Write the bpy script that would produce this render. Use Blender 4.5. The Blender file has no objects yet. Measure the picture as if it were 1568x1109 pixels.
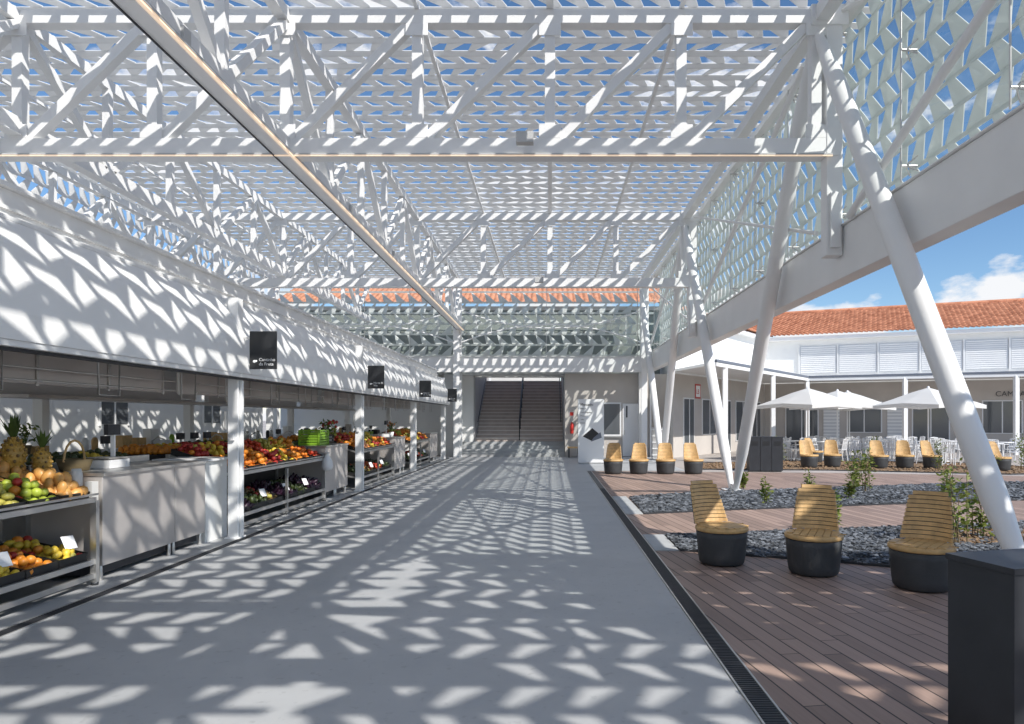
import bpy, math, random
from mathutils import Vector, Matrix
random.seed(7)
R=random.random
def ru(a,b): return a+(b-a)*random.random()
sc=bpy.context.scene

# ---------------------------------------------------------------- materials
def mat(name,col,rough=0.6,metal=0.0,var=0.0,vscale=3.0,bump=0.0,bscale=40.0,emit=None,estr=0,spec=None,transl=0.0):
    m=bpy.data.materials.new(name); m.use_nodes=True
    nt=m.node_tree; b=nt.nodes['Principled BSDF']
    b.inputs['Base Color'].default_value=(*col,1); b.inputs['Roughness'].default_value=rough
    b.inputs['Metallic'].default_value=metal
    if spec is not None: b.inputs['Specular IOR Level'].default_value=spec
    tc=nt.nodes.new('ShaderNodeTexCoord')
    if var>0:
        n=nt.nodes.new('ShaderNodeTexNoise'); n.inputs['Scale'].default_value=vscale; n.inputs['Detail'].default_value=3
        nt.links.new(tc.outputs['Object'],n.inputs['Vector'])
        r=nt.nodes.new('ShaderNodeValToRGB')
        r.color_ramp.elements[0].position=0.3; r.color_ramp.elements[1].position=0.7
        r.color_ramp.elements[0].color=(*[c*(1-var) for c in col],1)
        r.color_ramp.elements[1].color=(*[min(1,c*(1+var*0.6)) for c in col],1)
        nt.links.new(n.outputs['Fac'],r.inputs['Fac']); nt.links.new(r.outputs['Color'],b.inputs['Base Color'])
    if bump>0:
        n2=nt.nodes.new('ShaderNodeTexNoise'); n2.inputs['Scale'].default_value=bscale; n2.inputs['Detail'].default_value=2
        nt.links.new(tc.outputs['Object'],n2.inputs['Vector'])
        bp=nt.nodes.new('ShaderNodeBump'); bp.inputs['Strength'].default_value=bump; bp.inputs['Distance'].default_value=0.02
        nt.links.new(n2.outputs['Fac'],bp.inputs['Height']); nt.links.new(bp.outputs['Normal'],b.inputs['Normal'])
    if emit:
        b.inputs['Emission Color'].default_value=(*emit,1); b.inputs['Emission Strength'].default_value=estr
    if transl>0:
        t=nt.nodes.new('ShaderNodeBsdfTranslucent'); t.inputs['Color'].default_value=(*col,1)
        mx=nt.nodes.new('ShaderNodeMixShader'); mx.inputs[0].default_value=transl
        out=nt.nodes['Material Output']
        nt.links.new(b.outputs[0],mx.inputs[1]); nt.links.new(t.outputs[0],mx.inputs[2]); nt.links.new(mx.outputs[0],out.inputs['Surface'])
    return m
def glass(name,tint,refl=0.12):
    m=bpy.data.materials.new(name); m.use_nodes=True; nt=m.node_tree; nt.nodes.clear()
    o=nt.nodes.new('ShaderNodeOutputMaterial'); t=nt.nodes.new('ShaderNodeBsdfTransparent'); t.inputs[0].default_value=(*tint,1)
    g=nt.nodes.new('ShaderNodeBsdfGlossy'); g.inputs['Roughness'].default_value=0.03; g.inputs[0].default_value=(0.95,1,0.98,1)
    mx=nt.nodes.new('ShaderNodeMixShader'); mx.inputs[0].default_value=refl
    nt.links.new(t.outputs[0],mx.inputs[1]); nt.links.new(g.outputs[0],mx.inputs[2])
    nt.links.new(mx.outputs[0],o.inputs[0]); return m

M={}
M['white']=mat('white_painted_steel',(0.86,0.86,0.85),0.4,0,0.04,1.5)
M['lattice']=mat('white_lattice_panel',(0.88,0.88,0.87),0.55,transl=0.33)
M['flattice']=mat('pale_facade_lattice_panel',(0.80,0.83,0.81),0.55,transl=0.30)
M['wall']=mat('white_render_wall',(0.80,0.80,0.78),0.85,0,0.06,0.8,0.15,60)
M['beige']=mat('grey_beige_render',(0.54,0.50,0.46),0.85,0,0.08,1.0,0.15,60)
M['greywall']=mat('grey_green_cladding',(0.27,0.30,0.28),0.8,0,0.15,0.8)
M['steel']=mat('stainless_steel',(0.66,0.65,0.63),0.33,0.8,0.10,2.0)
M['steelpanel']=mat('brushed_stainless_panel',(0.64,0.60,0.57),0.42,0.5,0.14,1.4)
M['dark']=mat('charcoal_metal',(0.042,0.045,0.052),0.45,0.3,0.15,4)
M['chairbase']=mat('charcoal_concrete',(0.05,0.052,0.055),0.6,0,0.2,6,0.15,80)
M['black']=mat('black_panel',(0.02,0.021,0.023),0.35)
M['blackplastic']=mat('black_crate_plastic',(0.02,0.02,0.02),0.5)
M['greenplastic']=mat('green_crate_plastic',(0.22,0.42,0.03),0.45)
M['conc']=mat('concrete_slab',(0.46,0.47,0.47),0.8,0,0.1,3,0.15,60)
M['paving']=mat('courtyard_paving',(0.42,0.38,0.35),0.85,0,0.15,0.6,0.2,30)
M['stair']=mat('stair_concrete',(0.56,0.48,0.43),0.8,0,0.12,3)
M['nosing']=mat('stair_nosing_pale',(0.80,0.76,0.72),0.7)
M['stairwall']=mat('grey_stair_wall',(0.42,0.41,0.41),0.7,0,0.1,1)
M['soil']=mat('brown_soil',(0.26,0.17,0.10),0.95,0,0.4,5,0.6,25)
M['slate']=mat('slate_chips',(0.11,0.12,0.135),0.6,0,0.5,9)
M['slate2']=mat('slate_chips_pale',(0.23,0.245,0.27),0.6,0,0.3,9)
M['slatebed']=mat('slate_bed',(0.07,0.073,0.08),0.9,0,0.5,30,0.8,60)
M['led']=mat('led_strip',(1,0.8,0.6),0.5,0,emit=(1.0,0.72,0.50),estr=0.55)
M['fixture']=mat('grey_light_fixture',(0.55,0.55,0.54),0.4)
M['text']=mat('white_lettering',(0.85,0.85,0.85),0.6)
M['redtext']=mat('red_sign_paint',(0.5,0.06,0.05),0.6)
M['win']=mat('dark_window_glass',(0.10,0.11,0.12),0.08,0,spec=0.8)
M['leaf']=mat('leaf_green',(0.10,0.16,0.035),0.6,0,0.4,8,transl=0.3)
M['leafy']=mat('leaf_yellow_green',(0.22,0.26,0.05),0.6,0,0.3,8,transl=0.3)
M['stem']=mat('stem_brown',(0.16,0.12,0.06),0.8)
M['fabric']=mat('white_umbrella_fabric',(0.82,0.81,0.78),0.9,0,0.04,2,transl=0.25)
M['slategrey']=mat('dark_roof_edge',(0.16,0.18,0.22),0.5)
M['plasticwhite']=mat('white_plastic',(0.8,0.8,0.8),0.35)
M['redpaint']=mat('red_extinguisher_paint',(0.55,0.03,0.02),0.3)
M['fl_grey']=mat('louvre_grey_white',(0.66,0.67,0.68),0.6)
fr=dict(apple_green=(0.42,0.50,0.06),apple_red=(0.45,0.04,0.03),orange=(0.75,0.27,0.03),mandarin=(0.80,0.22,0.02),lemon=(0.78,0.56,0.06),mango=(0.70,0.36,0.10),peach=(0.72,0.32,0.16),tomato=(0.58,0.06,0.02),pear=(0.50,0.45,0.09),aubergine=(0.035,0.012,0.03),avocado=(0.05,0.07,0.02),kiwi=(0.20,0.13,0.05),pepper=(0.55,0.36,0.02),pineapple=(0.50,0.30,0.06))
for k,c in fr.items(): M[k]=mat(k+'_skin',c,0.42,0,0.28,14)

def wood_mat(name,base,width,length,rot,gap=0.03,vari=0.35):
    m=bpy.data.materials.new(name); m.use_nodes=True; nt=m.node_tree; N=nt.nodes; L=nt.links
    b=N['Principled BSDF']; b.inputs['Roughness'].default_value=0.6
    tc=N.new('ShaderNodeTexCoord'); mp=N.new('ShaderNodeMapping'); mp.inputs['Rotation'].default_value=(0,0,rot)
    L.new(tc.outputs['Object'],mp.inputs['Vector'])
    sp=N.new('ShaderNodeSeparateXYZ'); L.new(mp.outputs[0],sp.inputs[0])
    def mt(op,a,bv=None):
        n=N.new('ShaderNodeMath'); n.operation=op
        if isinstance(a,(int,float)): n.inputs[0].default_value=a
        else: L.new(a,n.inputs[0])
        if bv is not None:
            if isinstance(bv,(int,float)): n.inputs[1].default_value=bv
            else: L.new(bv,n.inputs[1])
        return n.outputs[0]
    u=mt('DIVIDE',sp.outputs[0],width); fl=mt('FLOOR',u); fx=mt('SUBTRACT',u,fl)
    wn=N.new('ShaderNodeTexWhiteNoise'); wn.noise_dimensions='1D'; L.new(fl,wn.inputs['W'])
    v=mt('ADD',mt('DIVIDE',sp.outputs[1],length),mt('MULTIPLY',wn.outputs['Value'],7.3)); vf=mt('FLOOR',v); fy=mt('SUBTRACT',v,vf)
    wn2=N.new('ShaderNodeTexWhiteNoise'); wn2.noise_dimensions='2D'
    cb=N.new('ShaderNodeCombineXYZ'); L.new(fl,cb.inputs[0]); L.new(vf,cb.inputs[1]); L.new(cb.outputs[0],wn2.inputs['Vector'])
    g1=mt('LESS_THAN',fx,gap); g2=mt('LESS_THAN',fy,0.003); g=mt('MAXIMUM',g1,g2)
    mg=N.new('ShaderNodeMapping'); mg.inputs['Scale'].default_value=(30,1.2,30); L.new(mp.outputs[0],mg.inputs[0])
    nz=N.new('ShaderNodeTexNoise'); nz.inputs['Scale'].default_value=1.5; nz.inputs['Detail'].default_value=5; L.new(mg.outputs[0],nz.inputs['Vector'])
    nb=N.new('ShaderNodeTexNoise'); nb.inputs['Scale'].default_value=0.7; L.new(tc.outputs['Object'],nb.inputs['Vector'])
    f=mt('ADD',mt('MULTIPLY',wn2.outputs['Value'],0.55),mt('MULTIPLY',nz.outputs['Fac'],0.45))
    f=mt('ADD',mt('MULTIPLY',f,0.8),mt('MULTIPLY',nb.outputs['Fac'],0.25))
    r=N.new('ShaderNodeValToRGB'); r.color_ramp.elements[0].position=0.2; r.color_ramp.elements[1].position=0.85
    r.color_ramp.elements[0].color=(*[c*(1-vari) for c in base],1); r.color_ramp.elements[1].color=(*[c*(1+vari) for c in base],1)
    L.new(f,r.inputs[0])
    mx=N.new('ShaderNodeMixRGB'); mx.inputs[2].default_value=(0.03,0.022,0.018,1); L.new(g,mx.inputs[0]); L.new(r.outputs[0],mx.inputs[1])
    L.new(mx.outputs[0],b.inputs['Base Color'])
    bp=N.new('ShaderNodeBump'); bp.inputs['Strength'].default_value=0.35; bp.inputs['Distance'].default_value=0.01
    L.new(mt('SUBTRACT',mt('MULTIPLY',nz.outputs['Fac'],0.3),g),bp.inputs['Height']); L.new(bp.outputs[0],b.inputs['Normal'])
    return m
M['deck']=wood_mat('deck_boards',(0.335,0.235,0.19),0.145,2.4,math.radians(-9),gap=0.08,vari=0.30)
M['wood']=mat('oiled_ash_wood',(0.66,0.42,0.18),0.5,0,0.20,12)

def floor_mat():
    m=bpy.data.materials.new('grey_painted_floor'); m.use_nodes=True; nt=m.node_tree; N=nt.nodes; L=nt.links
    b=N['Principled BSDF']
    tc=N.new('ShaderNodeTexCoord')
    n=N.new('ShaderNodeTexNoise'); n.inputs['Scale'].default_value=0.7; n.inputs['Detail'].default_value=8; n.inputs['Roughness'].default_value=0.65; L.new(tc.outputs['Object'],n.inputs['Vector'])
    r=N.new('ShaderNodeValToRGB'); r.color_ramp.elements[0].position=0.3; r.color_ramp.elements[1].position=0.72
    r.color_ramp.elements[0].color=(0.40,0.412,0.42,1); r.color_ramp.elements[1].color=(0.50,0.505,0.505,1)
    L.new(n.outputs[0],r.inputs[0])
    n3=N.new('ShaderNodeTexNoise'); n3.inputs['Scale'].default_value=14; n3.inputs['Detail'].default_value=3; L.new(tc.outputs['Object'],n3.inputs['Vector'])
    r3=N.new('ShaderNodeValToRGB'); r3.color_ramp.elements[0].position=0.62; r3.color_ramp.elements[1].position=0.70
    r3.color_ramp.elements[0].color=(1,1,1,1); r3.color_ramp.elements[1].color=(0.86,0.86,0.86,1); L.new(n3.outputs[0],r3.inputs[0])
    mx=N.new('ShaderNodeMixRGB'); mx.blend_type='MULTIPLY'; mx.inputs[0].default_value=1; L.new(r.outputs[0],mx.inputs[1]); L.new(r3.outputs[0],mx.inputs[2])
    L.new(mx.outputs[0],b.inputs['Base Color'])
    n2=N.new('ShaderNodeTexNoise'); n2.inputs['Scale'].default_value=2.5; n2.inputs['Detail'].default_value=5; L.new(tc.outputs['Object'],n2.inputs['Vector'])
    mr=N.new('ShaderNodeMapRange'); mr.inputs[3].default_value=0.36; mr.inputs[4].default_value=0.62; L.new(n2.outputs[0],mr.inputs[0]); L.new(mr.outputs[0],b.inputs['Roughness'])
    return m
M['floor']=floor_mat()
def tile_mat():
    m=bpy.data.materials.new('terracotta_tiles'); m.use_nodes=True; nt=m.node_tree; N=nt.nodes; L=nt.links
    b=N['Principled BSDF']; b.inputs['Roughness'].default_value=0.8
    tc=N.new('ShaderNodeTexCoord'); n=N.new('ShaderNodeTexVoronoi'); n.inputs['Scale'].default_value=3.2; L.new(tc.outputs['Object'],n.inputs['Vector'])
    sp=N.new('ShaderNodeSeparateColor'); L.new(n.outputs['Color'],sp.inputs[0])
    r=N.new('ShaderNodeValToRGB'); r.color_ramp.elements[0].color=(0.48,0.19,0.10,1); r.color_ramp.elements[1].color=(0.72,0.33,0.19,1)
    L.new(sp.outputs[0],r.inputs[0]); L.new(r.outputs[0],b.inputs['Base Color']); return m
M['tile']=tile_mat()
M['glassf']=glass('facade_glass',(0.955,0.985,0.972),0.07)

# ---------------------------------------------------------------- mesh builder
class MB:
    def __init__(s): s.v=[];s.f=[];s.mi=[];s.sm=[];s.ms=[]
    def _m(s,k):
        if k not in s.ms: s.ms.append(k)
        return s.ms.index(k)
    def add(s,vs,fs,k,smooth=False):
        o=len(s.v); s.v.extend([tuple(v) for v in vs]); i=s._m(k)
        for f in fs: s.f.append([a+o for a in f]); s.mi.append(i); s.sm.append(smooth)
    def box(s,k,x0,x1,y0,y1,z0,z1):
        s.add([(x0,y0,z0),(x1,y0,z0),(x1,y1,z0),(x0,y1,z0),(x0,y0,z1),(x1,y0,z1),(x1,y1,z1),(x0,y1,z1)],
              [(0,3,2,1),(4,5,6,7),(0,1,5,4),(1,2,6,5),(2,3,7,6),(3,0,4,7)],k)
    def obox(s,k,o,d,n,t0,t1,e0,e1,z0,z1):
        P=lambda t,e,z:(o[0]+d[0]*t+n[0]*e,o[1]+d[1]*t+n[1]*e,z)
        s.add([P(t0,e0,z0),P(t1,e0,z0),P(t1,e1,z0),P(t0,e1,z0),P(t0,e0,z1),P(t1,e0,z1),P(t1,e1,z1),P(t0,e1,z1)],
              [(0,3,2,1),(4,5,6,7),(0,1,5,4),(1,2,6,5),(2,3,7,6),(3,0,4,7)],k)
    def beam(s,k,p0,p1,w,h,up=(0,0,1)):
        p0=Vector(p0);p1=Vector(p1);d=(p1-p0).normalized();up=Vector(up)
        if abs(d.dot(up))>0.98: up=Vector((0,1,0))
        a=d.cross(up).normalized()*w/2; b=a.normalized().cross(d).normalized()*h/2
        vs=[p0-a-b,p0+a-b,p0+a+b,p0-a+b,p1-a-b,p1+a-b,p1+a+b,p1-a+b]
        s.add(vs,[(0,3,2,1),(4,5,6,7),(0,1,5,4),(1,2,6,5),(2,3,7,6),(3,0,4,7)],k)
    def tube(s,k,pts,rad,n=10,caps=True):
        pts=[Vector(p) for p in pts]
        if not isinstance(rad,(list,tuple)): rad=[rad]*len(pts)
        vs=[];fs=[]
        d0=(pts[-1]-pts[0]).normalized(); up=Vector((0,0,1)) if abs(d0.z)<0.9 else Vector((0,1,0))
        for i,p in enumerate(pts):
            d=(pts[min(i+1,len(pts)-1)]-pts[max(i-1,0)]).normalized()
            a=d.cross(up)
            if a.length<1e-3: a=d.cross(Vector((1,0,0)))
            a.normalize(); b=a.cross(d)
            for j in range(n):
                t=2*math.pi*j/n; vs.append(p+a*math.cos(t)*rad[i]+b*math.sin(t)*rad[i])
        for i in range(len(pts)-1):
            for j in range(n): fs.append((i*n+j,i*n+(j+1)%n,(i+1)*n+(j+1)%n,(i+1)*n+j))
        s.add(vs,fs,k,True)
        if caps: s.add(vs[:n],[tuple(range(n))],k); s.add(vs[-n:],[tuple(range(n))],k)
    def lathe(s,k,c,prof,n=20,smooth=True):
        vs=[];fs=[]
        for r,z in prof:
            for j in range(n):
                t=2*math.pi*j/n; vs.append((c[0]+r*math.cos(t),c[1]+r*math.sin(t),c[2]+z))
        for i in range(len(prof)-1):
            for j in range(n): fs.append((i*n+j,i*n+(j+1)%n,(i+1)*n+(j+1)%n,(i+1)*n+j))
        s.add(vs,fs,k,smooth)
    def sph(s,k,c,r,seg=9,rings=6,rot=None):
        if not isinstance(r,(tuple,list)): r=(r,r,r)
        vs=[];fs=[]
        for i in range(rings+1):
            ph=math.pi*i/rings
            for j in range(seg):
                t=2*math.pi*j/seg
                v=Vector((r[0]*math.sin(ph)*math.cos(t),r[1]*math.sin(ph)*math.sin(t),r[2]*math.cos(ph)))
                if rot: v=rot@v
                vs.append((c[0]+v.x,c[1]+v.y,c[2]+v.z))
        for i in range(rings):
            for j in range(seg): fs.append((i*seg+j,(i+1)*seg+j,(i+1)*seg+(j+1)%seg,i*seg+(j+1)%seg))
        s.add(vs,fs,k,True)
    def prism(s,k,pts,z0,z1):
        n=len(pts); vs=[(x,y,z0) for x,y in pts]+[(x,y,z1) for x,y in pts]
        s.add(vs,[tuple(range(n))[::-1],tuple(range(n,2*n))]+[(i,(i+1)%n,n+(i+1)%n,n+i) for i in range(n)],k)
    def sheet(s,k,pts,z): s.add([(x,y,z) for x,y in pts],[tuple(range(len(pts)))],k)
    def obj(s,name,parent=None,loc=None,bevel=0):
        me=bpy.data.meshes.new(name); me.from_pydata(s.v,[],s.f)
        for k in s.ms: me.materials.append(M[k])
        me.polygons.foreach_set('material_index',s.mi); me.polygons.foreach_set('use_smooth',s.sm); me.update()
        o=bpy.data.objects.new(name,me); sc.collection.objects.link(o)
        if parent: o.parent=parent
        if loc: o.location=loc
        if bevel:
            md=o.modifiers.new('bevel','BEVEL'); md.width=bevel; md.segments=2; md.limit_method='ANGLE'
        return o
def empty(name,loc=(0,0,0)):
    o=bpy.data.objects.new(name,None); sc.collection.objects.link(o); o.location=loc; o.empty_display_size=0.2; return o
def inst(src,name,loc,rz=0,parent=None):
    o=bpy.data.objects.new(name,src.data); sc.collection.objects.link(o); o.location=loc; o.rotation_euler=(0,0,rz)
    if parent:o.parent=parent
    return o
def text(name,body,size,loc,rot,m,parent=None,align='LEFT',ex=0.002):
    c=bpy.data.curves.new(name,'FONT'); c.body=body; c.size=size; c.align_x=align; c.extrude=ex
    c.materials.append(M[m]); o=bpy.data.objects.new(name,c); sc.collection.objects.link(o)
    o.location=loc; o.rotation_euler=rot
    if parent: o.parent=parent
    return o

# ---------------------------------------------------------------- grounds
b=MB(); b.sheet('paving',[(-300,-200),(300,-200),(300,500),(-300,500)],0.0); b.obj('ground')
b=MB(); b.sheet('floor',[(-13,-14),(1.14,-14),(1.14,29.4),(-13,29.4)],0.006)
b.sheet('floor',[(1.14,21.5),(4.3,21.5),(4.3,29.5),(1.14,29.5)],0.004)
b.obj('market_floor')
b=MB(); b.sheet('deck',[(1.30,-14),(16,-14),(16,18.9),(9.0,20.6),(1.30,21.3)],0.008); b.obj('timber_deck')
def drain(x,w,y0,y1):
    b=MB(); b.box('dark',x,x+w,y0,y1,0.0,0.0095)
    b.box('steel',x-0.012,x,y0,y1,0,0.014); b.box('steel',x+w,x+w+0.012,y0,y1,0,0.014)
    y=y0
    while y<min(y1,16):
        b.box('dark',x+0.006,x+w-0.006,y,y+0.014,0.009,0.013); y+=0.032
    b.obj('drain_channel')
drain(1.155,0.13,-2,21.3); drain(-4.24,0.11,-2,28.5)

bed1=[(1.62,9.55),(7.0,10.6),(9.5,11.0),(9.5,7.3),(5.6,7.6),(4.3,7.25),(3.3,7.75),(1.62,8.45)]
bed2=[(1.66,14.2),(3.4,15.1),(11.1,17.4),(14,17.6),(13.0,14.0),(8.9,13.6),(3.4,12.25),(1.62,11.7)]
bed3=[(4.8,22.0),(8.9,21.6),(13.5,20.0),(16,20.5),(16,25.0),(9,26.5),(5.6,25.2)]
bed1b=[(4.6,8.9),(9.4,8.4),(9.4,10.5),(5.4,9.9)]
b=MB(); b.sheet('slatebed',bed1,0.014); b.sheet('slatebed',bed2,0.014); b.sheet('soil',bed3,0.010); b.sheet('soil',bed1b,0.02)
b.obj('planting_bed_ground')
b=MB()
for bd in (bed1,bed2,bed3):
    for i in range(len(bd)):
        p,q=bd[i],bd[(i+1)%len(bd)]; b.beam('dark',(p[0],p[1],0.018),(q[0],q[1],0.018),0.012,0.04)
b.obj('steel_bed_edging')
b=MB(); b.box('conc',1.30,1.60,8.45,9.6,0,0.022); b.box('conc',1.30,1.60,11.7,14.3,0,0.022); b.box('conc',1.61,2.2,9.56,9.64,0,0.02)
b.obj('concrete_slabs',bevel=0.004)
def inpoly(x,y,P):
    c=False;n=len(P)
    for i in range(n):
        a,d=P[i],P[(i+1)%n]
        if (a[1]>y)!=(d[1]>y) and x<(d[0]-a[0])*(y-a[1])/(d[1]-a[1])+a[0]: c=not c
    return c
b=MB()
def chips(P,n,s0,s1,skip=True):
    xs=[p[0] for p in P]; ys=[p[1] for p in P]
    c=0
    while c<n:
        x,y=ru(min(xs),max(xs)),ru(min(ys),max(ys))
        if not inpoly(x,y,P) or (skip and inpoly(x,y,bed1b) and R()<0.85): continue
        c+=1
        s=ru(s0,s1); a=ru(0,6.28); t=ru(-0.35,0.35); t2=ru(-0.35,0.35); z=0.025+ru(0,0.025); m=random.choice(['slate','slate2','slate'])
        k=random.choice([3,4,5]); vs=[]
        for h in (-1,1):
            for j in range(k+1):
                an=a+6.283*j/(k+1); rr=s*(0.75+0.25*((j*7919)%3-1))
                dx,dy=math.cos(an)*rr,math.sin(an)*rr*0.7
                vs.append((x+dx,y+dy,z+dx*t+dy*t2+h*s*0.13))
        kk=k+1
        b.add(vs,[tuple(range(kk))[::-1],tuple(range(kk,2*kk))]+[(i,(i+1)%kk,kk+(i+1)%kk,kk+i) for i in range(kk)],m)
chips(bed1,8500,0.020,0.055); chips(bed2,8500,0.03,0.070)
b.obj('gravel')
b=MB()
for i in range(1500):
    x,y=ru(4.6,9.4),ru(8.4,10.4)
    if not inpoly(x,y,bed1b): continue
    s=ru(.01,.035); b.sph('soil',(x,y,.02+s*.4),(s,s*.8,s*.6),6,3)
for i in range(1500):
    x,y=ru(5,16),ru(20.2,26)
    if not inpoly(x,y,bed3): continue
    s=ru(.02,.06); b.sph('soil',(x,y,.012+s*.3),(s,s*.8,s*.6),6,3)
b.obj('soil_clods')

# ---------------------------------------------------------------- canopy structure
F=[-9.4,0.1,9.93,19.7,29.2]
canopy=empty('steel_canopy')
XL=-11.9; XR=4.05; ZB=5.57; ZT=7.45
def ttruss(y,x0=XL,x1=XR):
    b=MB()
    b.box('white',x0,x1+0.1,y-0.10,y+0.10,ZB-0.12,ZB+0.12)
    b.box('white',x0,x1,y-0.095,y+0.095,ZT-0.10,ZT+0.10)
    xs=[-11.5,-9.6,-7.7,-5.75,-3.83,-1.92,0,1.9,3.85]
    for i,x in enumerate(xs):
        b.box('white',x-0.075,x+0.075,y-0.075,y+0.075,ZB+0.12,ZT-0.1)
        b.box('white',x-0.16,x+0.16,y-0.10,y-0.083,ZB+0.12,ZB+0.32)
        b.box('white',x-0.16,x+0.16,y-0.10,y-0.083,ZT-0.28,ZT-0.1)
        if i<len(xs)-1:
            b.beam('white',(x+0.12,y,ZB+0.12),(xs[i+1]-0.12,y,ZT-0.1),0.14,0.15,(0,1,0))
    b.box('white',x0,x1+0.1,y-0.13,y+0.13,ZB-0.14,ZB-0.121)
    b.obj('transverse_truss',canopy,bevel=0.006)
    b=MB(); b.box('led',x0,x1,y-0.16,y-0.135,ZB-0.158,ZB-0.145); b.box('fixture',x0,x1,y-0.165,y-0.131,ZB-0.145,ZB-0.12)
    if y in (F[2],): b.obj('led_light_strip',canopy)
for y in F[1:4]: ttruss(y)
def ltruss(x,led=False,zb=ZB-0.004,w=0.17):
    b=MB(); y0,y1=-9,29.1
    b.box('white',x-w/2,x+w/2,y0,y1,zb-0.125,zb+0.125); b.box('white',x-w/2+.003,x+w/2-.003,y0,y1,ZT-0.09,ZT+0.09)
    b.box('white',x-w/2-0.04,x+w/2+0.04,y0,y1,zb-0.143,zb-0.126)
    ys=[]
    for k in range(len(F)-1):
        for j in range(5): ys.append(F[k]+(F[k+1]-F[k])*j/5)
    ys.append(29.2)
    for i in range(len(ys)-1):
        a,c=ys[i],ys[i+1]
        b.box('white',x-0.06,x+0.06,a-0.06,a+0.06,zb+.125,ZT-.09)
        if i%2: b.beam('white',(x,a+.08,zb+.12),(x,c-.08,ZT-.09),0.12,0.12,(1,0,0))
        else: b.beam('white',(x,a+.08,ZT-.09),(x,c-.08,zb+.12),0.12,0.12,(1,0,0))
    b.obj('longitudinal_truss',canopy,bevel=0.005)
    if led:
        b=MB(); b.box('led',x+0.125,x+0.165,y0,y1,zb-0.175,zb-0.15); b.box('fixture',x+.12,x+.172,y0,y1,zb-.15,zb-.12)
        b.box('dark',x-0.13,x-0.115,y0,y1,zb-0.16,zb-0.13)
        b.obj('led_light_strip',canopy)
ltruss(-3.83,True); ltruss(-11.5)
ltruss(-7.7,False,ZB+0.3,0.12)
b=MB()
for x in (-9.6,-5.75,-1.92,0.0,1.9):
    w=0.05 if x==0 else 0.03
    b.box('white',x-w,x+w,-9,29.1,ZT+0.105,ZT+0.16)
b.box('white',3.82,4.02,-9,29.1,ZT-0.08,ZT+0.13)
for (x,y) in [(-3.0,6.0),(-0.35,9.75),(-3.83,13),(-3.83,16.5),(-3.83,22),(-0.3,19.5),(-3.83,7.2)]:
    b.box('fixture',x-0.12,x+0.12,y-0.28 if x!=-3.0 else y-.1,y-0.14 if x!=-3.0 else y+.1,ZB-0.08,ZB+0.07)
b.obj('purlins_and_fixtures',canopy)

def lattice(b,o,u,v,n,nu,nv,pu,pv,w,sh,bv=.15,bh=.03,k='lattice',taper=0.0):
    o=Vector(o);u=Vector(u);v=Vector(v);n=Vector(n)
    for j in range(nv):
        s=sh if j%2==0 else -sh; base=0 if j%2==0 else sh
        for i in range(nu):
            a=i*pu+base
            q0=v*(j*pv+bv/2-.01)+n*(bh/2); q1=v*((j+1)*pv-bv/2+.01)-n*(bh/2)
            p=[o+u*a+q0, o+u*(a+w)+q0-n*.02, o+u*(a+w-taper+s)+q1-n*.02, o+u*(a+s+taper)+q1]
            p2=[q+n*0.012 for q in p]
            b.add(p+p2,[(0,1,2,3),(7,6,5,4),(0,4,5,1),(1,5,6,2),(2,6,7,3),(3,7,4,0)],k)
    for j in range(nv+1):
        c=o+v*(j*pv); L=u*(nu*pu+sh)
        e=v*(bv/2)+n*(bh/2); t=(n*bv-v*bh).normalized()*.006
        vs=[c-e-t,c+e-t,c+e+t,c-e+t]; vs+= [q+L for q in vs]
        b.add(vs,[(0,1,2,3),(7,6,5,4),(0,4,5,1),(1,5,6,2),(2,6,7,3),(3,7,4,0)],k)
b=MB(); lattice(b,(-12.3,-9.4,ZT+0.24),(1,0,0),(0,1,0),(0,0,-1),42,97,0.402,0.398,0.31,0.20,.115,.035,'lattice',.095)
b.obj('lattice_roof',canopy)
b=MB(); lattice(b,(4.62,2.3,4.45),(0,1,0),(0,0,1),(1,0,0),66,9,0.40,0.37,0.30,0.18,.07,.03,'flattice',.09)
b.obj('facade_lattice_screen',canopy)
b=MB(); lattice(b,(-12.35,-9,5.35),(0,1,0),(0,0,1),(-1,0,0),94,6,0.40,0.40,0.31,0.19,.11,.04,'lattice',.09)
b.obj('left_lattice_screen',canopy)
def pane(b,p0,p1,z0,z1): b.add([(p0[0],p0[1],z0),(p1[0],p1[1],z0),(p1[0],p1[1],z1),(p0[0],p0[1],z1)],[(0,1,2,3)],'glassf')
b=MB()
y=2.4
while y<28.9:
    pane(b,(4.40,y),(4.40,y+1.93),4.46,6.1); pane(b,(4.40,y),(4.40,y+1.93),6.115,7.6)
    for z in (4.7,6.1,7.4):
        b.tube('steel',[(4.24,y-0.02,z),(4.43,y-0.02,z)],0.018,6)
        for dy in (-.09,.09):
            for dz in (-.09,.09): b.tube('steel',[(4.30,y-.02,z),(4.395,y-.02+dy,z+dz)],0.010,5)
    b.tube('steel',[(4.24,y-.02,4.5),(4.24,y-.02,7.5)],0.012,6)
    y+=1.954
b.obj('facade_glazing',canopy)
b=MB()
b.box('white',4.22,4.50,2.0,29.35,3.68,4.42)
b.box('white',4.18,4.54,2.0,29.35,4.421,4.445)
b.box('white',4.25,4.47,2.0,29.2,ZT+0.05,ZT+0.18)
for y in F[2:]:
    b.box('white',3.98,4.215,y-0.11,y+0.11,4.0,ZT+0.16)
    b.box('white',4.02,4.17,y-0.16,y-0.112,4.1,4.9)
    b.box('white',3.76,4.3,y-0.13,y+0.13,ZT-0.14,ZT+0.16)
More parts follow.
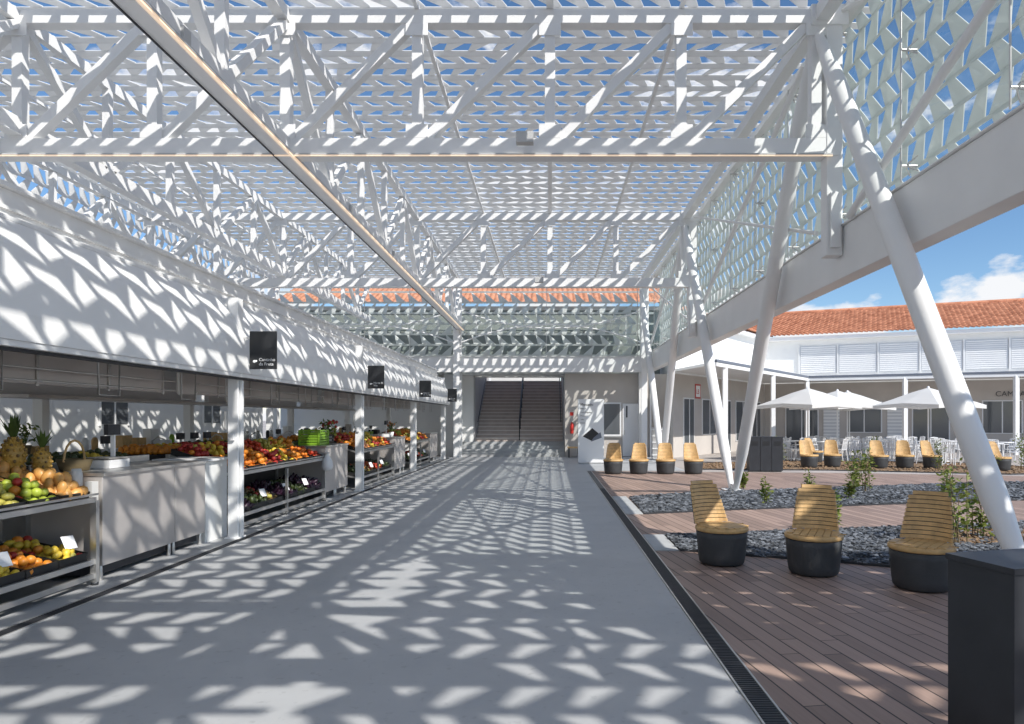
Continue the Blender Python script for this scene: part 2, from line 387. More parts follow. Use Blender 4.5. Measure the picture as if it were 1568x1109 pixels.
for k in range(1,5):
    y1=F[k]
    b.tube('white',[(4.14,y1-0.5,4.45),(4.14,y1-4.8,6.05)],0.055,10)
    b.tube('white',[(4.14,y1-4.8,6.05),(4.14,y1-8.6,7.4)],0.055,10)
    if k>1: b.tube('white',[(4.10,y1-9.2,4.5),(4.10,y1-0.4,7.35)],0.035,8)
b.obj('facade_beams',canopy,bevel=0.012)
for i,(yb,ya,yc) in enumerate([(-4.3,-9.4,0.1),(5.7,0.1,9.93),(15.5,9.93,19.7),(25.3,19.7,29.2)]):
    b=MB()
    for s,yt in ((-1,ya),(1,yc)):
        p0=Vector((4.17,yb+s*0.17,0.05)); p1=Vector((3.88,yt-s*0.05,7.22))
        pts=[p0.lerp(p1,t) for t in (0,0.035,0.12,0.5,0.88,0.97,1)]
        b.tube('white',pts,[0.06,0.075,0.122,0.132,0.122,0.08,0.06],20)
    b.box('white',3.97,4.37,yb-0.36,yb+0.36,0.012,0.035); b.box('white',4.14,4.20,yb-0.25,yb+0.25,0.035,0.16)
    b.obj('v_shaped_column',canopy)
b=MB()
b.box('white',-12,4.20,29.05,29.30,3.62,4.28); b.box('white',-12,4.2,28.98,29.36,4.281,4.30)
b.box('white',-12,4.15,29.1,29.28,ZT-0.1,ZT+0.1)
for x in (-3.97,4.0,-11.9): b.box('white',x-0.17,x+0.17,29.32,29.62,0.0,3.62); b.box('white',x-0.13,x+0.13,28.93,29.045,0,5.6)
for x in (-3.9,4.0,-11.9): b.box('white',x-0.13,x+0.13,29.08,29.30,4.3,ZT-.1)
b.box('white',4.30,4.36,29.31,29.4,0,3.6)
for x0,x1 in ((-3.75,3.85),(-11.75,-4.1)):
    n=12
    for s in (1,-1):
        pts=[(x0+(x1-x0)*i/n,28.9,5.55+s*0.75*(1-(2*i/n-1)**2)*(-1)+s*0.75*0.9) for i in range(n+1)]
        b.tube('white',pts,0.03,6)
    for i in range(1,n):
        z=0.75*0.9-0.75*(1-(2*i/n-1)**2)
        b.tube('white',[(x0+(x1-x0)*i/n,28.9,5.55-z),(x0+(x1-x0)*i/n,28.9,5.55+z)],0.015,5)
b.obj('end_wall_frame',canopy,bevel=0.01)
b=MB(); lattice(b,(-12,29.75,4.4),(1,0,0),(0,0,1),(0,-1,0),29,6,0.56,0.46,0.40,0.28,.07,.03,'lattice',.18)
b.obj('end_lattice_screen',canopy)
b=MB()
x=-11.9
while x<4: pane(b,(x,29.42),(x+1.94,29.42),4.32,7.35); b.box('steel',x-.02,x,29.36,29.45,4.3,7.35); x+=1.96
b.obj('end_glazing',canopy)
b=MB(); lattice(b,(4.95,-9.4,ZT+0.24),(1,0,0),(0,1,0),(0,0,-1),34,29,0.40,0.398,0.34,0.20,.14,.03,'lattice',.08)
lattice(b,(4.7,2.1,4.45),(1,0,0),(0,0,1),(0,-1,0),34,9,0.38,0.37,0.30,0.18,.10,.03,'lattice',.07)
b.box('white',4.55,18,1.7,1.98,3.68,4.42); b.box('white',4.6,18,1.75,1.93,ZB-.1,ZB+.1)
b.obj('return_wing_canopy',canopy)

# ---------------------------------------------------------------- market stalls
PY=[3.35,9.4,15.5,21.6,27.6]
hall=empty('market_stall_row')
b=MB()
prof=[(-4.14,2.26),(-4.16,2.48),(-4.22,2.76),(-4.33,3.05),(-4.50,3.30)]
Y0,Y1=-6,28.2
for i in range(len(prof)-1):
    (xa,za),(xb,zb)=prof[i],prof[i+1]
    b.add([(xa,Y0,za),(xa,Y1,za),(xb,Y1,zb),(xb,Y0,zb)],[(0,1,2,3)],'white',True)
b.add([(x,Y1,z) for x,z in prof]+[(-4.6,Y1,3.3),(-4.6,Y1,2.2)],[(0,1,2,3,4,5,6)],'white')
b.box('white',-4.22,-4.15,Y0,Y1-.01,2.21,2.258); b.box('dark',-4.26,-4.225,Y0,Y1-.01,2.18,2.25)
b.box('white',-4.62,-4.50,Y0,Y1,3.302,3.34); b.box('white',-4.86,-4.66,Y0,Y1,3.32,3.62)
b.box('white',-4.90,-4.60,Y0,Y1,3.622,3.66); b.box('white',-4.70,-4.635,Y0,Y1,3.44,3.47)
b.box('white',-8.9,-4.87,Y0,Y1,3.36,3.46)
b.box('white',-9.1,-8.91,Y0,Y1,2.5,3.6)
b.obj('awning_fascia',hall)
b=MB()
for y in PY:
    b.box('white',-4.40,-4.26,y-0.08,y+0.08,0.012,3.3)
    b.box('white',-4.43,-4.23,y-0.11,y+0.11,0.006,0.03); b.box('white',-4.255,-4.225,y-0.03,y+0.03,0.03,2.17)
    b.box('steel',-4.44,-4.41,y-0.1,y-0.085,1.5,1.75); b.box('plasticwhite',-4.36,-4.30,y-.12,y-.082,1.35,1.45)
    b.box('white',-8.9,-4.41,y-0.05,y+0.05,3.12,3.3)
for (x,y) in [(-8.2,11),(-8.2,15.5),(-8.2,21.6),(-8.2,27.6),(-8.2,5.5),(-6.6,27.9)]:
    b.box('white',x-.08,x+.08,y-.08,y+.08,0.01,3.3)
b.obj('stall_posts',hall,bevel=0.005)
b=MB()
for a,c in zip(PY[:-1],PY[1:]):
    b.box('steelpanel',-5.25,-5.22,a+0.2,c-0.2,2.0,2.62)
    n=5
    for i in range(n+1):
        yy=a+0.2+(c-a-0.4)*i/n; b.box('steel',-5.215,-5.20,yy-0.015,yy+0.015,1.98,2.62)
    for xx,zz in ((-5.0,2.14),(-5.0,2.02)): b.tube('steel',[(xx,a+.3,zz),(xx,c-.3,zz)],0.012,6)
    for i in range(4):
        yy=a+0.6+(c-a-1.2)*i/3; b.tube('steel',[(-4.75,yy,2.5),(-4.75,yy,1.90),(-4.75,yy+.35,1.90),(-4.75,yy+.35,2.5)],0.011,6)
    b.box('steelpanel',-8.0,-7.4,a+.3,c-.3,1.95,2.0); b.box('white',-8.0,-7.9,a+.3,c-.3,2.0,2.5)
    b.tube('steel',[(-6.6,a+.2,2.3),(-6.6,c-.2,2.3)],0.02,6)
b.obj('overhead_steel_rack',hall)

def scale_obj(b,x,y,z):
    b.box('plasticwhite',x-.16,x+.16,y-.18,y+.18,z,z+.09); b.box('steel',x-.15,x+.15,y-.17,y+.17,z+.10,z+.115)
    b.box('plasticwhite',x-.02,x+.02,y+.12,y+.15,z+.09,z+.36); b.box('dark',x-.03,x+.02,y+.02,y+.24,z+.36,z+.48)
b=MB()
for bi,(a,c) in enumerate(zip(PY[:-1],PY[1:])):
    b.box('steelpanel',-7.35,-6.55,a+.5,c-.6,0.86,0.90); b.box('wall',-7.3,-6.6,a+.55,c-.65,0.1,0.855)
    b.box('wall',-8.1,-7.9,a+.2,c-.2,0.0,1.1)
    y=a+.7
    while y<c-.9:
        t=R()
        if t<0.25: scale_obj(b,-6.9,y,0.90); y+=.5
        elif t<0.5: b.lathe(random.choice(['plasticwhite','dark','steel','orange']),(-6.9,y,0.9),[(0,0),(.05,0),(.05,.18),(.02,.24),(.02,.29),(0,.29)],8); y+=.18
        elif t<0.7: b.box(random.choice(['greenplastic','blackplastic','plasticwhite','wood']),-7.1,-6.75,y,y+.4,0.9,1.08+R()*.2); y+=.5
        elif t<0.85: b.tube('steel',[(-7.1,y,.9),(-7.1,y,1.25),(-7.0,y,1.32),(-6.88,y,1.28),(-6.86,y,1.2)],0.013,6); b.box('steel',-7.15,-6.7,y-.2,y+.2,.902,.93); y+=.45
        else: y+=.4
    y=a+.4
    while y<c-.6:
        t=R()
        if t<.4: b.lathe(random.choice(['plasticwhite','dark','steel','greenplastic','wood']),(-8.0,y,1.1),[(0,0),(.05,0),(.055,.16),(.03,.22),(0,.22)],8); y+=.25
        elif t<.7: b.box(random.choice(['wood','plasticwhite','blackplastic','beige']),-8.08,-7.92,y,y+.3,1.101,1.2+R()*.25); y+=.45
        else: y+=.4
    for q in range(4):
        yy=ru(a+.5,c-1); xx=ru(-8.6,-8.3); h=ru(.2,.8); b.box(random.choice(['blackplastic','wood','greenplastic','plasticwhite']),xx,xx+.35,yy,yy+.5,0,h)
b.obj('back_counter',hall)

def fruit(b,k,x,y,z):
    r=dict(apple_green=.042,apple_red=.042,orange=.046,mandarin=.036,lemon=.036,mango=.055,peach=.042,tomato=.04,pear=.042,aubergine=.05,avocado=.045,kiwi=.032,pepper=.045)[k]*ru(.9,1.1)
    rt=Matrix.Rotation(ru(0,6.28),3,'Z')@Matrix.Rotation(ru(0,3.1),3,'X')
    sz={'lemon':(r,r,r*1.35),'mango':(r*.8,r,r*1.4),'pear':(r*.9,r*.9,r*1.3),'aubergine':(r*.8,r*.8,r*2.2),'avocado':(r*.85,r*.85,r*1.3),'pepper':(r,r,r*1.3)}.get(k,(r,r,r*.93))
    b.sph(k,(x,y,z+r*0.8),sz,8,5,rt)
def rack(y0,y1,seq,low,name='fruit_display_rack'):
    root=empty(name); b=MB()
    xf,xb=-4.50,-5.45; zf,zb=0.82,1.12
    for y in (y0,y1):
        b.box('steel',xf-.03,xf+.03,y-.025,y+.025,0.03,zf+0.02); b.box('steel',xb-.025,xb+.025,y-.025,y+.025,0.03,zb+.02)
        b.beam('steel',(xf,y,zf),(xb,y,zb),.035,.035); b.beam('steel',(xf,y,.22),(xb,y,.42),.035,.035)
        b.lathe('dark',(xf,y,0.006),[(0,0),(.035,0),(.035,.03),(0,.03)],8)
    ym=(y0+y1)/2
    if y1-y0>3: b.box('steel',xf-.02,xf+.02,ym-.02,ym+.02,0.03,zf-.02)
    for z in (zf+.03,.24,.10): b.beam('steel',(xf,y0,z),(xf,y1,z),.035,.05)
    b.beam('steel',(xf+.03,y0,zf+.085),(xf+.03,y1,zf+.085),.02,.02)
    b.add([(xf,y0,zf),(xf,y1,zf),(xb,y1,zb),(xb,y0,zb)],[(0,1,2,3)],'steelpanel')
    b.add([(xf,y0,.22),(xf,y1,.22),(xb,y1,.42),(xb,y0,.42)],[(0,1,2,3)],'blackplastic')
    b.box('blackplastic',xb-.03,xb,y0,y1,.1,1.0)
    b.obj('rack_frame',root)
    b=MB(); n=len(seq); L=(y1-y0-.06)/n
    def crate(ya,yb,f0,f1,zA,zB,k,heap,col='blackplastic'):
        xa=xf+(xb-xf)*f0; xc=xf+(xb-xf)*f1; za=zA+(zB-zA)*f0; zc=zA+(zB-zA)*f1
        for (p,q) in (((xa,ya,za),(xa,yb,za)),((xc,ya,zc),(xc,yb,zc)),((xa,ya,za),(xc,ya,zc)),((xa,yb,za),(xc,yb,zc))):
            b.beam(col,(p[0],p[1],p[2]+.055),(q[0],q[1],q[2]+.055),.012,.10)
        nx=max(2,int(abs(xc-xa)/.085)); ny=max(2,int((yb-ya)/.085))
        for lay in range(heap):
            for i in range(nx-lay):
                for j in range(ny-lay):
                    if lay and R()<.18: continue
                    fx=(i+.5+lay*.5)/nx; fy=(j+.5+lay*.5)/ny
                    kk=k if R()<.90 else random.choice(['orange','apple_red','pear'])
                    if k in('aubergine','avocado'): kk=k
                    fruit(b,kk,xa+(xc-xa)*fx+ru(-.018,.018),ya+(yb-ya)*fy+ru(-.018,.018),za+(zc-za)*fx+.035+lay*.06+ru(-.008,.008))
    for i,ks in enumerate(seq):
        ya=y0+.03+i*L; yb=ya+L-.02
        crate(ya,yb,0.03,0.48,zf,zb,ks[0],3 if R()<.7 else 2)
        crate(ya,yb,0.52,0.97,zf,zb,ks[1],3)
    for i,k in enumerate(low):
        L2=(y1-y0-.06)/len(low); ya=y0+.03+i*L2
        if k: crate(ya,ya+L2-.02,.05,.7,.22,.42,k,2)
    b.obj('fruit_and_crates',root)
    b=MB()
    for i in range(n):
        ya=y0+.1+i*L+L*.3
        b.add([(xf-.25,ya,zf+.21),(xf-.22,ya+.09,zf+.21),(xf-.24,ya+.09,zf+.28),(xf-.27,ya,zf+.28)],[(0,1,2,3)],'black')
        if i%2==0: b.add([(xf-.12,ya,.40),(xf-.07,ya+.1,.40),(xf-.12,ya+.1,.52),(xf-.17,ya,.52)],[(0,1,2,3)],'text')
    b.obj('price_tags',root)
    return root
rack(3.9,6.75,[('apple_red','lemon'),('apple_red','apple_green'),('apple_green','orange'),('apple_green','mango'),('pear','peach'),('apple_green','mango'),('mango','mango'),],['lemon','orange','avocado','pear','lemon','orange','lemon'])
rack(9.75,13.6,[('orange','apple_red'),('mandarin','lemon'),('orange','apple_red'),('apple_red','mandarin'),('lemon','tomato'),('orange','pear'),('mandarin','lemon'),('tomato','orange')],['aubergine','avocado','kiwi','aubergine','avocado','aubergine'])
rack(16.2,19.6,[('orange','tomato'),('peach','apple_red'),('lemon','mandarin'),('apple_red','orange'),('orange','pear'),('tomato','lemon')],['avocado','kiwi','tomato','avocado'])
rack(22.0,25.5,[('orange','tomato'),('pear','apple_green'),('lemon','mandarin'),('apple_red','orange'),('orange','pear')],['avocado','kiwi','tomato','avocado'])
def heap(y0,y1,x0,x1,z,ks):
    b=MB(); b.box('blackplastic',x1,x0,y0,y1,z-.12,z); n=int((y1-y0)/.085)
    b.box('steel',x1+.02,x0-.02,y0+.02,y1-.02,.05,z-.12)
    for i in range(n):
        for j in range(int((x0-x1)/.085)):
            for l in range(2): fruit(b,ks[int(i/n*len(ks))],x1+.05+j*.085+ru(-.01,.01),y0+.05+i*.085+ru(-.01,.01),z+.01+l*.06*R())
    b.obj('produce_crate_table')
heap(9.9,12.9,-5.6,-6.3,1.12,['orange','lemon','apple_red','avocado','pear'])
heap(7.9,9.0,-5.5,-6.1,1.10,['avocado','lemon','avocado'])
heap(16.0,19.0,-5.6,-6.2,1.12,['orange','tomato','avocado','mandarin','pear'])
def counter(y0,y1,zt=1.1,split=.65):
    b=MB(); xf,xb=-4.52,-5.25; ym=y0+(y1-y0)*split
    for a,c in ((y0,ym-.006),(ym+.006,y1)):
        b.box('steelpanel',xb,xf,a,c,.16,zt-.035); b.box('dark',xb+.1,xf-.1,a+.02,c-.02,.05,.158)
        for yy in (a+.04,c-.04): b.lathe('steel',(xf-.05,yy,0.006),[(0,0),(.025,0),(.02,.155),(0,.155)],8)
    b.box('steel',xb-.02,xf+.025,y0-.01,y1+.01,zt-.034,zt)
    b.box('steel',xb-.02,xb,y0,y1,zt+.001,zt+.08)
    b.obj('stainless_counter',bevel=0.004)
counter(6.9,8.95); counter(13.75,15.25,1.1,.5); counter(19.9,21.3); counter(25.8,27.4)
b=MB(); b.box('wall',-5.2,-4.55,9.02,9.62,0.0,1.08); b.box('plasticwhite',-5.25,-4.5,9.0,9.66,1.081,1.11); b.obj('white_plinth',bevel=0.004)
def pineapple(x,y,z,s=1):
    b=MB(); b.sph('pineapple',(x,y,z+.13*s),(.075*s,.075*s,.13*s),12,9)
    for i in range(9):
        for j in range(12):
            ph=math.pi*(i+1)/10; t=6.283*(j+.5*(i%2))/12
            b.sph('kiwi' if (i+j)%3==0 else 'pineapple',(x+.074*s*math.sin(ph)*math.cos(t),y+.074*s*math.sin(ph)*math.sin(t),z+.13*s+.128*s*math.cos(ph)),.013*s,5,3)
    for i in range(26):
        t=ru(0,6.28); ti=ru(.05,.6); L=ru(.10,.2)*s; d=Vector((math.cos(t)*ti,math.sin(t)*ti,1)).normalized(); sd=Vector((-math.sin(t),math.cos(t),0))*.014*s
        p=Vector((x,y,z+.245*s)); q=p+d*L*.55+Vector((math.cos(t),math.sin(t),0))*.01; e=p+d*L+Vector((math.cos(t),math.sin(t),0))*.05*ti
        b.add([p-sd,p+sd,q+sd,q-sd,e],[(0,1,2,3),(3,2,4)],'leaf')
    b.obj('pineapple')
pineapple(-5.15,6.55,1.12,1.35); pineapple(-5.25,6.3,1.14,1.3); pineapple(-5.0,6.72,1.08,1.1)
b=MB(); scale_obj(b,-4.95,7.6,1.105); b.obj('weighing_scale')
b=MB(); scale_obj(b,-4.95,20.5,1.105); b.obj('weighing_scale')
def crate_obj(name,k,x,y,z,lx,ly,h):
    b=MB(); b.box(k,x,x+lx,y,y+ly,z,z+.015)
    for i in range(3):
        za=z+.02+i*h/3
        for (p,q) in (((x,y),(x+lx,y)),((x+lx,y),(x+lx,y+ly)),((x+lx,y+ly),(x,y+ly)),((x,y+ly),(x,y))):
            b.beam(k,(p[0],p[1],za+h*.1),(q[0],q[1],za+h*.1),.015,h*.22)
    for (p,q) in ((x,y),(x+lx,y),(x+lx,y+ly),(x,y+ly)): b.box(k,p-.02,p+.02,q-.02,q+.02,z,z+h)
    b.obj(name)
crate_obj('green_crate','greenplastic',-5.1,13.9,1.105,.4,.55,.15); crate_obj('green_crate','greenplastic',-5.1,13.9,1.265,.4,.55,.15)
crate_obj('black_crate','blackplastic',-5.2,14.6,1.105,.4,.5,.2)
b=MB()
b.tube('wood',[(-5.0,7.02+.16*(1-math.cos(math.pi*i/8)),1.2+.22*math.sin(math.pi*i/8)) for i in range(9)],.012,6)
b.lathe('stem',(-5.0,7.18,1.105),[(0,0),(.13,0),(.17,.12),(.165,.12),(.125,.01),(0,.01)],14)
b.obj('wicker_basket')
b=MB(); b.lathe('plasticwhite',(-4.42,13.55,.62),[(0,0),(.09,.01),(.12,.08),(.10,.2),(.05,.28),(.03,.33),(.06,.36)],9); b.obj('plastic_bag')
b=MB(); b.box('fabric',-4.62,-4.55,6.78,6.88,.83,1.02); b.lathe('fabric',(-4.62,6.66,.9),[(0,0),(.05,0),(.055,.2),(.04,.26),(0,.26)],8); b.obj('paper_bags')
def potplant(x,y,z,s=1,fl=None):
    b=MB(); b.lathe('plasticwhite' if fl else 'stem',(x,y,z),[(0,0),(.06*s,0),(.08*s,.13*s),(.07*s,.13*s),(0,.12*s)],12)
    for i in range(70):
        t=ru(0,6.28); r=ru(0,.16)*s; h=ru(.14,.42)*s; p=Vector((x+r*math.cos(t),y+r*math.sin(t),z+h)); a=Vector((ru(-1,1),ru(-1,1),ru(-.4,.8))).normalized()*.05*s; c=a.cross(Vector((ru(-1,1),ru(-1,1),1))).normalized()*.018*s
        b.add([p-a,p+c,p+a,p-c],[(0,1,2,3)],random.choice(['leaf','leafy','leaf']))
    if fl:
        for i in range(10): b.sph(fl,(x+ru(-.13,.13)*s,y+ru(-.13,.13)*s,z+ru(.3,.44)*s),.03*s,6,4)
    for i in range(6): b.tube('leaf',[(x,y,z+.1*s),(x+ru(-.1,.1)*s,y+ru(-.1,.1)*s,z+.34*s)],.005,4)
    b.obj('potted_plant')
potplant(-8.0,10.4,1.1,1.1); potplant(-4.9,15.1,1.105,1.2,'apple_red'); potplant(-4.9,21.1,1.105,1.0,'peach')

for i,y in enumerate(PY[1:]):
    root=empty('stall_sign'); b=MB(); b.box('black',-4.13,-3.76,y-.012,y+.012,2.33,2.85); b.box('steel',-4.25,-4.131,y-.01,y+.01,2.75,2.77); b.box('steel',-4.2,-4.131,y-.01,y+.01,2.38,2.40)
    b.obj('sign_panel',root)
    nm=['Cantinho\nda Fruta','Horta da\nVila','Sabores\ndo Campo','Quinta\nNova'][i]
    text('sign_lettering',nm,0.060,(-4.00,y-.0155,2.44),(math.pi/2,0,0),'text',root)
    b=MB(); b.sph('text',(-4.065,y-.014,2.435),(.022,.004,.02),8,6); b.sph('text',(-4.04,y-.014,2.44),(.016,.004,.015),8,6); b.obj('sign_logo',root)

b=MB(); b.box('wall',-12.6,-12.2,-10,29.0,0,5.2)
b.box('wall',-12.65,-12.15,-10,29.0,5.201,5.3)
for y in (7.5,13.0,18.5,24.0):
    b.box('win',-12.195,-12.18,y,y+1.2,1.5,2.4)
    for (p,q) in ((y-.05,y),(y+1.2,y+1.25),(y+.58,y+.62)): b.box('white',-12.195,-12.15,p,q,1.45,2.45)
b.obj('boundary_wall')

# ---------------------------------------------------------------- end building with stairs
eb=empty('end_building')
b=MB()
b.box('beige',0.66,4.28,29.65,31.2,0,3.60)
b.box('beige',4.28,5.35,29.9,31.2,0,3.60)
b.box('wall',-12.2,-3.46,30.9,31.3,0,3.6); b.box('greywall',-12.2,5.0,30.95,31.35,3.62,6.55)
b.box('wall',-12.2,5.0,30.85,31.36,6.551,6.72)
b.box('wall',-12.2,0.65,31.0,31.3,3.52,3.619)
b.box('wall',-4.6,-4.2,29.66,30.89,0,3.58)
b.box('white',-12.2,4.28,29.66,30.94,3.605,3.618)
b.obj('walls',eb)
b=MB()
for i in range(4): b.box('conc',-4.18,0.65,29.6+i*.36,31.0 if i<3 else 31.4,i*.15,(i+1)*.15)
z=.6
for i in range(18):
    b.box('stair',-3.40,0.60,31.4+i*.30,37.2,z+i*.17+.001,z+(i+1)*.17)
    b.box('nosing',-3.40,0.60,31.385+i*.30,31.45+i*.3,z+(i+1)*.17-.035,z+(i+1)*.17+.003)
b.box('stairwall',-3.46,-3.41,31.0,38,.6,5.0); b.box('stairwall',.61,.66,31.3,38,.6,5.0)
b.box('wall',-3.40,0.6,39.5,39.6,0.0,7.0)
for x in (-1.4,):
    b.tube('black',[(x,31.3,1.5),(x,36.5,1.5+5.2*.567)],.035,8); b.tube('black',[(x,31.3,1.1),(x,36.5,1.1+5.2*.567)],.018,6)
    for i in range(6): b.tube('black',[(x,31.4+i*.9,.65+i*.51),(x,31.4+i*.9,1.55+i*.51)],.025,6)
for x in (-3.3,.5): b.tube('black',[(x,31.3,1.5),(x,36,1.5+4.7*.567)],.022,6)
b.obj('staircase',eb)
b=MB()
b.box('plasticwhite',2.25,3.1,29.60,29.645,.9,2.35); b.box('win',2.32,3.03,29.585,29.598,.97,2.28)
b.box('plasticwhite',3.15,3.95,29.58,29.645,.02,2.3); b.box('steel',3.22,3.25,29.55,29.578,.95,1.15); b.box('dark',3.3,3.36,29.56,29.578,1.7,2.2)
b.box('steel',2.25,3.1,29.55,29.64,.84,.89)
b.obj('doors',eb)
def tile_roof(b,e0,e1,r0,r1,rib=.24,rows=14):
    e0,e1,r0,r1=map(Vector,(e0,e1,r0,r1)); L=(e1-e0).length; nu=int(L/rib)*6; nrm=(e1-e0).cross(r0-e0).normalized()
    if nrm.z<0: nrm=-nrm
    vs=[];fs=[];nv=rows*2
    for j in range(nv):
        t=(j//2+(j%2)*0.999)/rows; lift=.035 if j%2==0 else 0
        for i in range(nu+1):
            s=i/nu; p=e0.lerp(e1,s).lerp(r0.lerp(r1,s),t); p=p+nrm*(abs(math.sin(math.pi*i/6))*.07+lift); vs.append(p)
    for j in range(nv-1):
        for i in range(nu): fs.append((j*(nu+1)+i,j*(nu+1)+i+1,(j+1)*(nu+1)+i+1,(j+1)*(nu+1)+i))
    b.add(vs,fs,'tile',True)
b=MB(); tile_roof(b,(-12.5,30.6,6.75),(5.4,30.6,6.75),(-12.5,33.4,8.0),(5.4,33.4,8.0),rows=9)
b.add([(5.35,30.7,6.7),(5.35,33.4,6.7),(5.35,33.4,7.98)],[(0,1,2)],'wall')
b.tube('tile',[(-12.5,33.4,8.04),(5.4,33.4,8.04)],.12,8)
b.obj('tiled_roof',eb)
b=MB(); b.lathe('redpaint',(.95,29.5,1.0),[(0,0),(.07,0),(.075,.03),(.075,.4),(.04,.46),(.02,.5),(0,.5)],12); b.tube('black',[(.95,29.5,1.5),(1.03,29.48,1.45),(1.04,29.46,1.15)],.012,5); b.box('steel',.9,1.0,29.57,29.65,1.2,1.3); b.obj('fire_extinguisher')
b=MB(); b.box('text',.85,1.05,29.63,29.645,1.75,1.95); b.box('redpaint',.87,1.03,29.62,29.629,1.77,1.93); b.obj('fire_extinguisher_sign')
b=MB()
b.box('wood',.75,1.25,28.6,29.3,.40,.45); b.box('dark',.78,.83,28.65,29.25,.01,.4); b.box('dark',1.17,1.22,28.65,29.25,.01,.4); b.obj('bench')

root=empty('information_totem'); b=MB(); b.box('plasticwhite',1.03,1.98,25.0,25.25,.03,2.36); b.box('steel',1.1,1.9,25.05,25.2,0,.029); b.obj('totem_body',root,bevel=.01)
b=MB()
b.add([(1.2,24.99,1.0),(1.55,24.99,.82),(1.85,24.99,1.05),(1.55,24.99,1.3)],[(0,1,2,3)],'black'); b.add([(1.5,24.989,.8),(1.9,24.989,.95),(1.85,24.989,1.15),(1.6,24.989,.95)],[(0,1,2,3)],'slategrey')
b.obj('totem_map',root)
for i,(t,s) in enumerate([('Mercado',.13),('Piso 0',.08),('Frutas e Legumes',.06),('Peixaria',.06),('Talho',.06),('Padaria',.06)]):
    text('totem_lettering',t,s,(1.12,24.988,2.12-i*.13),(math.pi/2,0,0),'black',root)
b=MB(); b.box('steel',4.05,4.6,26.9,27.2,.05,1.3)
for i in range(5): b.box('white',4.03,4.62,26.85,27.22,.2+i*.25,.23+i*.25)
b.obj('display_shelf')

# ---------------------------------------------------------------- courtyard buildings
d1=Vector((.585,.81,0)).normalized(); n1=Vector((d1.y,-d1.x,0))
d2=Vector((.92,-.39,0)).normalized(); n2=Vector((-abs(d2.y),-d2.x,0))
C=Vector((13,34.5,0))
def off(e):
    a11,a12,a21,a22=-n1.x,-n1.y,-n2.x,-n2.y; det=a11*a22-a12*a21
    return C+Vector(((e*a22-a12*e)/det,(a11*e-a21*e)/det,0))
C2=off(3.0); C3=off(7.2); C4=off(11.5)
cb=empty('courtyard_building')
b=MB()
L1=11.6; L2=24
o1=C2-d1*L1
b.prism('wall',[tuple(o1.xy),tuple(C2.xy),tuple(C4.xy),tuple((C4-d1*L1*.6).xy)],0,6.15)
b.prism('wall',[tuple(C2.xy),tuple((C2+d2*L2).xy),tuple((C4+d2*L2).xy),tuple(C4.xy)],0,6.147)
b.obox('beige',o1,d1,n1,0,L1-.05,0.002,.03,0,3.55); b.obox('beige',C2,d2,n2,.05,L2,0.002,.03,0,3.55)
b.obox('white',o1,d1,n1,0,L1+.3,0.0,.38,5.95,6.12); b.obox('white',C2,d2,n2,-.2,L2,0.002,.40,5.93,6.10)
b.obj('walls',cb)
b=MB()
for (o,d,n,L) in ((o1,d1,n1,L1),(C2,d2,n2,L2)):
    A=o+n*.5; B=o+d*L+n*.5
    if o is C2: e0=A-d*0.3; e1=B; r0=C3; r1=C3+d*L
    else: e0=A; e1=B; r0=C3-d*L; r1=C3.copy()
    tile_roof(b,(e0.x,e0.y,6.13),(e1.x,e1.y,6.13),(r0.x,r0.y,8.0),(r1.x,r1.y,8.0))
    b.tube('tile',[(r0.x,r0.y,8.05),(r1.x,r1.y,8.05)],.13,8)
b.obj('tiled_roof',cb)
b=MB()
for i in range(11):
    t=1.9+i*1.95
    b.obox('fl_grey',C2,d2,n2,t,t+1.85,.003,.03,4.1,5.6)
    for k in range(14): b.obox('white',C2,d2,n2,t+.05,t+1.8,.03,.06,4.15+k*.103,4.21+k*.103)
    b.obox('white',C2,d2,n2,t-.06,t-.01,.003,.10,4.05,5.65)
b.obj('louvre_shutters',cb)
b=MB()
def opening(o,d,n,t,w,z0,z1,k='win'):
    b.obox('plasticwhite',o,d,n,t-.06,t+w+.06,.031,.07,z0-.0,z1+.06); b.obox(k,o,d,n,t,t+w,.071,.08,z0+.04,z1)
    b.obox('plasticwhite',o,d,n,t+w/2-.025,t+w/2+.025,.081,.10,z0+.04,z1)
for t,w,z0 in ((1.0,1.0,.0),(3.0,1.5,.9),(5.4,1.0,0),(7.2,1.8,.5),(9.6,1.2,0)): opening(o1,d1,n1,t,w,z0,2.5)
for i in range(7):
    opening(C2,d2,n2,1.2+i*3.1,1.6,.9 if i%2 else 0,2.5)
    b.obox('fl_grey',C2,d2,n2,3.1+i*3.1,3.9+i*3.1,.031,.07,.1,2.4)
    for k in range(12): b.obox('white',C2,d2,n2,3.1+i*3.1,3.9+i*3.1,.07,.10,.2+k*.18,.28+k*.18)
b.obj('windows_and_doors',cb)
b=MB()
c1=C-d1*12.0; w1=C2-d1*L1
b.prism('white',[tuple(c1.xy),tuple(C.xy),tuple((C2+n1*.05).xy),tuple((w1+n1*.05).xy)],3.62,3.72)
b.prism('white',[tuple((C+d2*.005).xy),tuple((C+d2*26).xy),tuple((C2+d2*26+n2*.05).xy),tuple((C2+n2*.05+d2*.005).xy)],3.617,3.717)
b.obox('slategrey',c1,d1,n1,0,12.05,0,.10,3.70,3.80); b.obox('white',c1,d1,n1,0,12.05,0,.08,3.55,3.69)
b.obox('slategrey',C,d2,n2,-.02,26,0,.105,3.703,3.803); b.obox('white',C,d2,n2,-.02,26,0,.083,3.553,3.693)
def cpost(p):
    b.box('white',p.x-.09,p.x+.09,p.y-.09,p.y+.09,0,3.6)
for t in (5.4,11.0): cpost(C-d1*t)
for t in (0.0,4.4,8.9,13.3,17.7): cpost(C+d2*t)
b.obj('porch',cb)
ang2=math.atan2(d2.y,d2.x); ang1=math.atan2(d1.y,d1.x)
